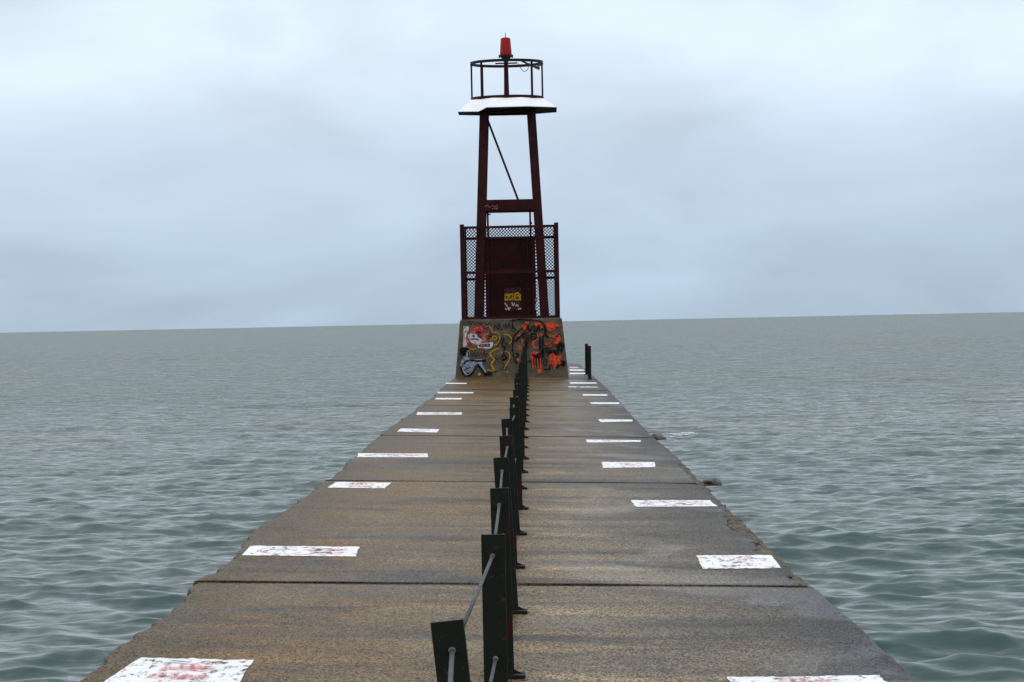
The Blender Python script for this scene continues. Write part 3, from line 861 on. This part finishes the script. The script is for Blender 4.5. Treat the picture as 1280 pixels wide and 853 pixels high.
for x in (330, 360, 395, 430): paint('line', 'g_orange', [(x, 560), (x + 4, 640), (x + 8, 710 - (x % 7) * 6)], B, 13)
for pts, w in (([(60, 70), (200, 60), (360, 75), (450, 100), (490, 170), (500, 250), (545, 310)], 20), ([(70, 400), (85, 290), (170, 190), (210, 170)], 18), ([(75, 300), (70, 450), (90, 560), (130, 640)], 18),
               ([(270, 130), (235, 220), (160, 290), (100, 350)], 18), ([(270, 140), (290, 210), (345, 140), (375, 225), (410, 130), (425, 200), (460, 180)], 17),
               (circle(342, 280, 40, 36), 16), ([(310, 280), (375, 280)], 11), ([(430, 280), (425, 400), (450, 500)], 22), ([(480, 250), (460, 330), (470, 480), (455, 560)], 24),
               ([(320, 515), (370, 530), (420, 505), (410, 545), (350, 545)], 26), ([(375, 550), (378, 660)], 15), ([(345, 560), (347, 650)], 12), ([(412, 550), (414, 640)], 12),
               ([(500, 430), (530, 500), (560, 470), (580, 500)], 30), ([(600, 450), (640, 510), (680, 400), (740, 405)], 30), ([(640, 420), (700, 360), (730, 410), (690, 460), (720, 460)], 26),
               ([(630, 690), (690, 650), (760, 630), (700, 600), (740, 670)], 22), ([(475, 710), (565, 705)], 18), (circle(495, 615, 18, 48), 12), ([(240, 240), (200, 260), (260, 320), (230, 330)], 26),
               ([(80, 130), (60, 210), (110, 200), (80, 160)], 13), ([(100, 500), (150, 520), (110, 560)], 16), ([(275, 600), (310, 610)], 26), ([(250, 330), (240, 500), (250, 640)], 30)):
    paint('line', 'g_black', pts, B, w * 1.15)

gr = random.Random(21)
for k in range(34):
    x, y = gr.uniform(420, 1480), gr.uniform(90, 720)
    pts = [(x, y)]
    for q in range(gr.randint(2, 4)): pts.append((pts[-1][0] + gr.uniform(-55, 55), pts[-1][1] + gr.uniform(-50, 60)))
    if all(90 < a_ < 1500 and 60 < b_ < 780 for a_, b_ in pts):
        paint('line', gr.choice(['g_black', 'g_dark', 'g_dark', 'g_brown']), pts, A, gr.uniform(8, 16))
# legs, four H-sections leaning inwards
ZLEG1 = zpx(141)
LB, LT = 0.862, 0.612
def leg_pt(sx, sy, z):
    u = (z - ZT) / (ZLEG1 - ZT); r = LB + (LT - LB) * u
    return Vector((XC + sx * r + 0.02, YC + sy * r, z))
for sy in (-1, 1):
    for sx in (-1, 1):
        a, c = leg_pt(sx, sy, ZT), leg_pt(sx, sy, ZLEG1)
        b = MB()
        W_, T_ = 0.225, 0.022
        off = Vector((0, W_ / 2 - T_ / 2, 0))
        b.bar(a - off, c - off, W_, T_); b.bar(a + off, c + off, W_, T_)
        b.bar(a, c, T_, W_ - 2 * T_ - 0.002)
        lg = b.build('leg', M['maroon'], tower)
        b = MB(); b.box(a + Vector((0, 0, 0.015)), (0.3, 0.3, 0.03)); b.build('foot_plate', M['maroon'], lg)
# cross beams
zb0, zb1 = zpx(264.6), zpx(251.2)
for ax, s_ in (('x', -1), ('x', 1), ('y', -1), ('y', 1)):
    zc = (zb0 + zb1) / 2; b = MB()
    if ax == 'x':
        a, c = leg_pt(-1, s_, zc), leg_pt(1, s_, zc)
        a.y += s_ * 0.115; c.y += s_ * 0.115
        a.x -= 0.105; c.x += 0.105
        b.box((a + c) / 2, ((c - a).length, 0.025, zb1 - zb0))
        for zz in (zb0 + 0.012, zb1 - 0.012): b.box(((a + c) / 2).to_tuple()[:1] + (((a + c) / 2).y - s_ * 0.05, zz), ((c - a).length - 0.45, 0.07, 0.02))
    else:
        a, c = leg_pt(s_, -1, zc), leg_pt(s_, 1, zc)
        b.box((a + c) / 2, (0.025, (c - a).length - 0.21, zb1 - zb0 - 0.02))
    bo = b.build('cross_beam', M['maroon'], tower)
    if ax == 'x' and s_ == -1: front_beam = bo; yb = a.y - 0.0125
def on_beam(px, py, lift): return on_y(px, py, yb - lift)
LIFT[0] = 0.003
paint('line', 'g_pink', [(0, 40), (25, 20), (50, 45), (75, 25), (100, 40), (125, 15), (120, 60)], (606, 254), 5, 'graffiti_stroke', on_beam, front_beam, 8.0)
paint('line', 'g_pink', [(70, 60), (100, 55), (130, 62)], (606, 254), 5, 'graffiti_stroke', on_beam, front_beam, 8.0)
# diagonal braces (front face, and the opposite hand on the back)
a, c = on_y(609.5, 150, YC - LT - 0.08), on_y(648, 251, YC - 0.70 - 0.08)
b = MB(); b.bar(a, c, 0.055, 0.03); b.build('brace', M['maroon'], tower)
# top frame under the canopy
zf = ZLEG1 + 0.02
b = MB()
for s_ in (-1, 1):
    b.box((XC + 0.02, YC + s_ * LT, zf), (2 * LT + 0.2, 0.12, 0.10)); b.box((XC + 0.02 + s_ * LT, YC, zf + 0.001), (0.12, 2 * LT - 0.122, 0.096))
b.build('top_frame', M['maroon'], tower)

# canopy: octagonal white skirt with dark underside
ZR, ZK = zpx(138.6), zpx(125.6)
XT = XC + 0.015
def octo(r, z, dents=None, rot=math.pi / 8):
    return [Vector((XT + r * math.cos(rot + k * math.pi / 4), YC + r * math.sin(rot + k * math.pi / 4), z + (dents[k] if dents else 0))) for k in range(8)]
dents = [0.0, 0.01, 0.0, -0.02, -0.03, 0.015, 0.02, 0.035]
rim, top = octo(1.385, ZR, dents), octo(1.02, ZK)
rim.insert(5, rim[4].lerp(rim[5], 0.72) - Vector((0, 0, 0.075))); top.insert(5, top[4].lerp(top[5], 0.72))
rim2 = [v - Vector((0, 0, 0.012)) for v in rim]
b = MB()
b.add(rim2 + rim + top, [(i, (i + 1) % 9, 9 + (i + 1) % 9, 9 + i) for i in range(9)] + [(9 + i, 9 + (i + 1) % 9, 18 + (i + 1) % 9, 18 + i) for i in range(9)] + [tuple(range(18, 27))])
can = b.build('canopy', M['white_roof'], tower)
under = [v.lerp(Vector((XT, YC, v.z)), 0.004) - Vector((0, 0, 0.004)) for v in rim2]
low = [Vector((XT, YC, ZR - 0.03)).lerp(v, 0.55) for v in under]
b = MB()
b.add(under + low + [v + Vector((0, 0, 0.02)) for v in under], [(i, (i + 1) % 9, 9 + (i + 1) % 9, 9 + i) for i in range(9)] + [tuple(range(9, 18))[::-1], tuple(range(18, 27))] +
      [(18 + i, 18 + (i + 1) % 9, (i + 1) % 9, i) for i in range(9)])
b.build('canopy_underside', M['maroon_panel'], can)
b = MB(); b.tube([v + Vector((0, 0, -0.012)) for v in rim2], 0.010, 6, closed=True); b.build('canopy_rim', M['black_metal'], can)

# guard ring
ZG0, ZG1 = zpx(124.2), zpx(79.2)
RG = 0.955
def ring_pts(r, z, n=48): return [Vector((XT + r * math.cos(6.28318 * k / n), YC + r * math.sin(6.28318 * k / n), z)) for k in range(n)]
cage = MB()
def band(b, r, z, hh, t=0.025, n=48):
    vs = []
    for rad, zz in ((r, z - hh), (r, z + hh), (r - t, z + hh), (r - t, z - hh)): vs += ring_pts(rad, zz, n)
    b.add(vs, [(j * n + i, j * n + (i + 1) % n, ((j + 1) % 4) * n + (i + 1) % n, ((j + 1) % 4) * n + i) for j in range(4) for i in range(n)])
b = MB(); band(b, RG, ZG1, 0.036); b.build('guard_ring', M['black_metal'], tower, smooth=False)
b = MB(); band(b, RG, ZG0, 0.045); b.build('guard_ring', M['maroon'], tower, smooth=False)
for k in (0, 1, 3, 4, 5, 7):
    an = k * math.pi / 4; x, y = XT + (RG - 0.03) * math.cos(an), YC + (RG - 0.03) * math.sin(an)
    b = MB(); b.bar((x, y, ZG0 - 0.03), (x, y, ZG1 + 0.015), 0.058, 0.046, (math.sin(an), -math.cos(an), 0) if k in (0, 4) else (1, 0, 0))
    b.build('guard_post', M['maroon'], tower)
# mast and lamp
ZM = zpx(76.5); XM = XT - 0.015
b = MB(); b.lathe((XM, YC, 0), [(0.072, ZK - 0.005), (0.062, ZK + 0.5), (0.055, ZM)], 16); mast = b.build('mast', M['maroon'], tower, smooth=False)
b = MB(); b.bar((XM - 0.28, YC - 0.05, zpx(79.6)), (XM + 0.28, YC - 0.05, zpx(79.6)), 0.05, 0.035, (0, 1, 0)); b.build('mast_crossbar', M['black_metal'], tower)
b = MB(); z1, z2 = zpx(77.5), zpx(69.3)
b.lathe((XM, YC, 0), [(0.07, z1), (0.075, z1 + 0.05), (0.13, z2 - 0.06), (0.185, z2 - 0.045), (0.185, z2 - 0.02), (0.16, z2)], 24); base = b.build('lamp_base', M['black_metal'], tower)
for k in range(6):
    an = k * math.pi / 3; b = MB(); b.tube([(XM + 0.175 * math.cos(an), YC + 0.175 * math.sin(an), z2 - 0.07), (XM + 0.175 * math.cos(an), YC + 0.175 * math.sin(an), z2 + 0.012)], 0.016, 6)
    b.build('clamp_bolt', M['black_metal'], base)
z3 = zpx(46.8); hl = z3 - z2
pr = [(0.158, z2 + 0.002)]
for i in range(1, 19):                                     # ribbed Fresnel drum
    u = i / 18.0
    pr.append((0.158 - 0.034 * u * 0.92 + (0.0025 if i % 2 else 0.0), z2 + hl * 0.9 * u))
pr += [(0.115, z2 + hl * 0.95), (0.06, z2 + hl * 0.985), (0.012, z3)]
b = MB(); b.lathe((XM, YC, 0), pr, 32); lens = b.build('lamp_lens', M['lens'], tower, smooth=True)
b = MB(); b.tube([(XM, YC, z3 - 0.01), (XM, YC, zpx(41.3))], 0.009, 6); b.build('lamp_spike', M['black_metal'], tower)
# small floodlight tube and loose cable on the guard ring
a, c = on_y(649.5, 75.5, YC - 0.2), on_y(674, 86, YC - 0.45)
b = MB(); d = (c - a); b.tube([a, a + d * 0.2, a + d * 0.75, a + d * 0.76, c], [0.012, 0.024, 0.03, 0.036, 0.036], 10); fl_ = b.build('floodlight', M['galv'], tower)
b = MB(); b.bar(on_y(671, 84, YC - 0.5), on_y(678.5, 80, YC - 0.2), 0.03, 0.03); b.build('bracket', M['black_metal'], fl_)
b = MB(); b.tube([on_y(x, y, YC - 0.3) for x, y in ((645, 77.5), (648, 80), (650.5, 85), (653, 88.6), (656, 90), (659, 88), (661, 83.5), (661.5, 79))], 0.008, 6); b.build('cable', M['black_metal'], tower)
b = MB(); b.tube([on_y(x, y, YC - 0.1) for x, y in ((631, 77), (630.5, 95), (632.5, 108), (631, 117), (629, 121))], 0.008, 6); b.build('cable', M['black_metal'], tower)

# sheet-metal screen between the front legs
zs0, zs1 = ZT + 0.002, zpx(297)
YS = YC - 0.70
b = MB(); b.box((XC, YS, (zs0 + zs1) / 2), (1.20, 0.012, zs1 - zs0)); screen = b.build('screen_sheet', M['maroon_panel'], tower)
def zz(py): return zpx(py)
for s_ in (-1, 1):
    b = MB(); b.box((XC + 0.01 + s_ * 0.605, YS - 0.02, (ZT + zpx(297)) / 2), (0.10, 0.05, zpx(297) - ZT)); b.build('screen_post', M['maroon'], tower)
    b = MB(); b.box((XC + s_ * 0.55, YS - 0.02, (zpx(297) + zpx(265)) / 2), (0.05, 0.045, zpx(265) - zpx(297))); b.build('screen_post', M['maroon'], tower)
for z_ in (zs0 + 0.05, zz(338), zs1 - 0.03):
    b = MB(); b.box((XC, YS - 0.02, z_), (1.09, 0.028, 0.05)); b.build('screen_rail', M['maroon'], screen)
for s_ in (-1, 1):
    b = MB(); b.box((XC + s_ * 0.465, YS - 0.016, (zs0 + zs1) / 2), (0.03, 0.02, zs1 - zs0 - 0.14)); b.build('screen_stile', M['maroon'], screen)
b = MB(); b.tube([(XC + 0.545, YS - 0.05, zz(281)), (XC + 0.60, YS - 0.05, zz(281))], 0.03, 8); b.build('latch', M['black_metal'], screen)
b = MB(); b.tube([(XC - 0.545, YS - 0.05, zz(269)), (XC - 0.47, YS - 0.05, zz(269))], 0.018, 8); b.build('latch', M['black_metal'], screen)
# sticker painted on the screen
LIFT[0] = 0.004
def on_screen(px, py, lift): return on_y(px, py, YS - 0.006 - lift)
C_ = (550, 270); ks = dict(onto=on_screen, parent=screen, sc=6.56)
paint('fill', 'g_brown', [(527, 590), (665, 590), (668, 775), (527, 775)], C_, name='sticker', **ks)
for pts in ([(528, 640), (560, 632), (566, 660), (556, 695), (528, 695)], [(562, 640), (600, 632), (602, 690), (566, 694)], [(606, 636), (640, 622), (664, 645), (662, 694), (606, 692)]):
    paint('fill', 'g_yellow', pts, C_, name='sticker_lettering', **ks)
for pts in (circle(545, 668, 5, 8), [(575, 655), (590, 655), (580, 680)], circle(633, 672, 8, 9), [(618, 650), (640, 645)]):
    paint('line', 'g_dark', pts, C_, 7, name='sticker_lettering', **ks)
for pts in ([(530, 715), (550, 740), (565, 770)], [(562, 775), (578, 745)], [(590, 710), (600, 740), (612, 715)], [(618, 745), (630, 730), (645, 745)], [(640, 765), (665, 760)], [(535, 760), (550, 770)]):
    paint('line', 'g_white', pts, C_, 8, name='sticker_lettering', **ks)
def on_post(px, py, lift): return on_y(px, py, YS - 0.045 - lift)
paint('fill', 'g_pink', [(778, 675), (796, 675), (796, 702), (778, 702)], C_, name='sticker', onto=on_post, parent=screen, sc=6.56)
paint('fill', 'g_white', [(781, 725), (793, 722), (790, 770), (782, 768)], C_, name='sticker', onto=on_post, parent=screen, sc=6.56)

# ------------------------------------------------------------------ chain-link enclosure on the plinth
fence = empty('chain_link_fence', (XC, YC, ZT))
tag(fence, 'dark red chain-link fence enclosure standing on the plinth around the tower legs', 'fence')
FH = 1.215; ZF = zpx(281.5)
for sx in (-1, 1):
    for sy in (-1, 1):
        b = MB(); b.box((XC + sx * FH, YC + sy * FH, (ZT + ZF) / 2), (0.11, 0.11, ZF - ZT)); fp = b.build('fence_post', M['maroon'], fence, bevel=0.008)
zr = [zpx(285.6), zpx(341.2), ZT + 0.033]
for s_ in (-1, 1):
    for j, z_ in enumerate(zr):
        z2_ = z_ if s_ == -1 else (zpx(296) if j == 0 else (zpx(347.5) if j == 1 else z_))
        b = MB(); b.box((XC, YC + s_ * FH, z2_), (2 * FH - 0.11, 0.06, 0.065)); b.build('fence_rail', M['maroon'], fence)
        b = MB(); b.box((XC + s_ * FH, YC, z_), (0.06, 2 * FH - 0.11, 0.065)); b.build('fence_rail', M['maroon'], fence)
def chain(b, org, U, w, h, pitch, r):
    """diamond mesh of zig-zag wires in the plane of U and up"""
    V = Vector((0, 0, 1)); n = U.cross(V)
    def seg(p, q, off):
        a, c = org + U * p[0] + V * p[1] + n * off, org + U * q[0] + V * q[1] + n * off
        d = (c - a).normalized(); s_ = d.cross(n) * r
        b.add([a + s_ + n * r, a - s_ + n * r, a - s_ - n * r, a + s_ - n * r, c + s_ + n * r, c - s_ + n * r, c - s_ - n * r, c + s_ - n * r],
              [(0, 1, 5, 4), (1, 2, 6, 5), (2, 3, 7, 6), (3, 0, 4, 7)])
    k = -h
    while k < w:
        t0, t1 = max(0, -k), min(h, w - k)
        if t1 > t0:
            seg((k + t0, t0), (k + t1, t1), r)
            seg((w - k - t0, t0), (w - k - t1, t1), -r)
        k += pitch
    k = 0.0                                                # knuckled points above the top
    while k < w - pitch:
        seg((k, h), (k + pitch * 0.25, h + 0.035), r); seg((k + pitch * 0.5, h), (k + pitch * 0.25, h + 0.035), r)
        k += pitch
PIT, WR = 0.086, 0.0094
hm = ZF - 0.07 - ZT - 0.02
for org, U in ((Vector((XC - FH + .05, YC + FH + 0.04, ZT + 0.02)), Vector((1, 0, 0))),
               (Vector((XC - FH, YC - FH + .05, ZT + 0.02)), Vector((0, 1, 0))), (Vector((XC + FH, YC - FH + .05, ZT + 0.02)), Vector((0, 1, 0)))):
    b = MB(); chain(b, org, U, 2 * FH - 0.1, hm, PIT, WR)
    o = b.build('chain_mesh', M['wire'], fence, fix=False); o['kind'] = 'stuff'

# ------------------------------------------------------------------ rocks beside the pier and foam
def rock(px, py, w, d, h, lab, seed):
    p = on_z(px, py, 0.0)
    bm = bmesh.new(); bmesh.ops.create_icosphere(bm, subdivisions=4, radius=1.0)
    for v in bm.verts:
        n_ = v.co.normalized()
        k = 1 + 0.22 * noise.noise(n_ * 1.6 + Vector((seed, 0, 0))) + 0.10 * noise.noise(n_ * 4.5 + Vector((0, seed, 0))) + 0.04 * noise.noise(n_ * 11)
        v.co = Vector((n_.x * w * k, n_.y * d * k, n_.z * h * k))
    me = bpy.data.meshes.new('rock'); bm.to_mesh(me); bm.free(); me.materials.append(M['rock'])
    for q in me.polygons: q.use_smooth = True
    o = bpy.data.objects.new('rock', me); scene.collection.objects.link(o)
    o.location = (p.x, p.y, 0.0); tag(o, lab, 'rock', 'rocks in the water by the pier')
    return p
rock(890, 606.0, 0.16, 0.35, 0.105, 'dark wet rock showing above the water close to the pier edge', 3.0)
p2 = rock(822, 549.5, 0.17, 0.4, 0.12, 'small dark rock awash with foam at the pier edge farther out', 8.0)
b = MB(); rf = random.Random(4)
for k in range(9):
    c = p2 + Vector((0.25 + rf.uniform(-0.1, 0.5), rf.uniform(-0.6, 0.9), 0.07 + 0.004 * k)); r0 = rf.uniform(0.06, 0.16)
    n = 9; b.add([c + Vector((math.cos(6.28318 * i / n) * r0 * rf.uniform(0.7, 1.5), math.sin(6.28318 * i / n) * r0 * rf.uniform(1, 2.2), 0)) for i in range(n)], [tuple(range(n))])
fo = b.build('foam', M['foam'], None, fix=False)
tag(fo, 'white foam flecks breaking at the small rock', 'foam', kind='stuff')
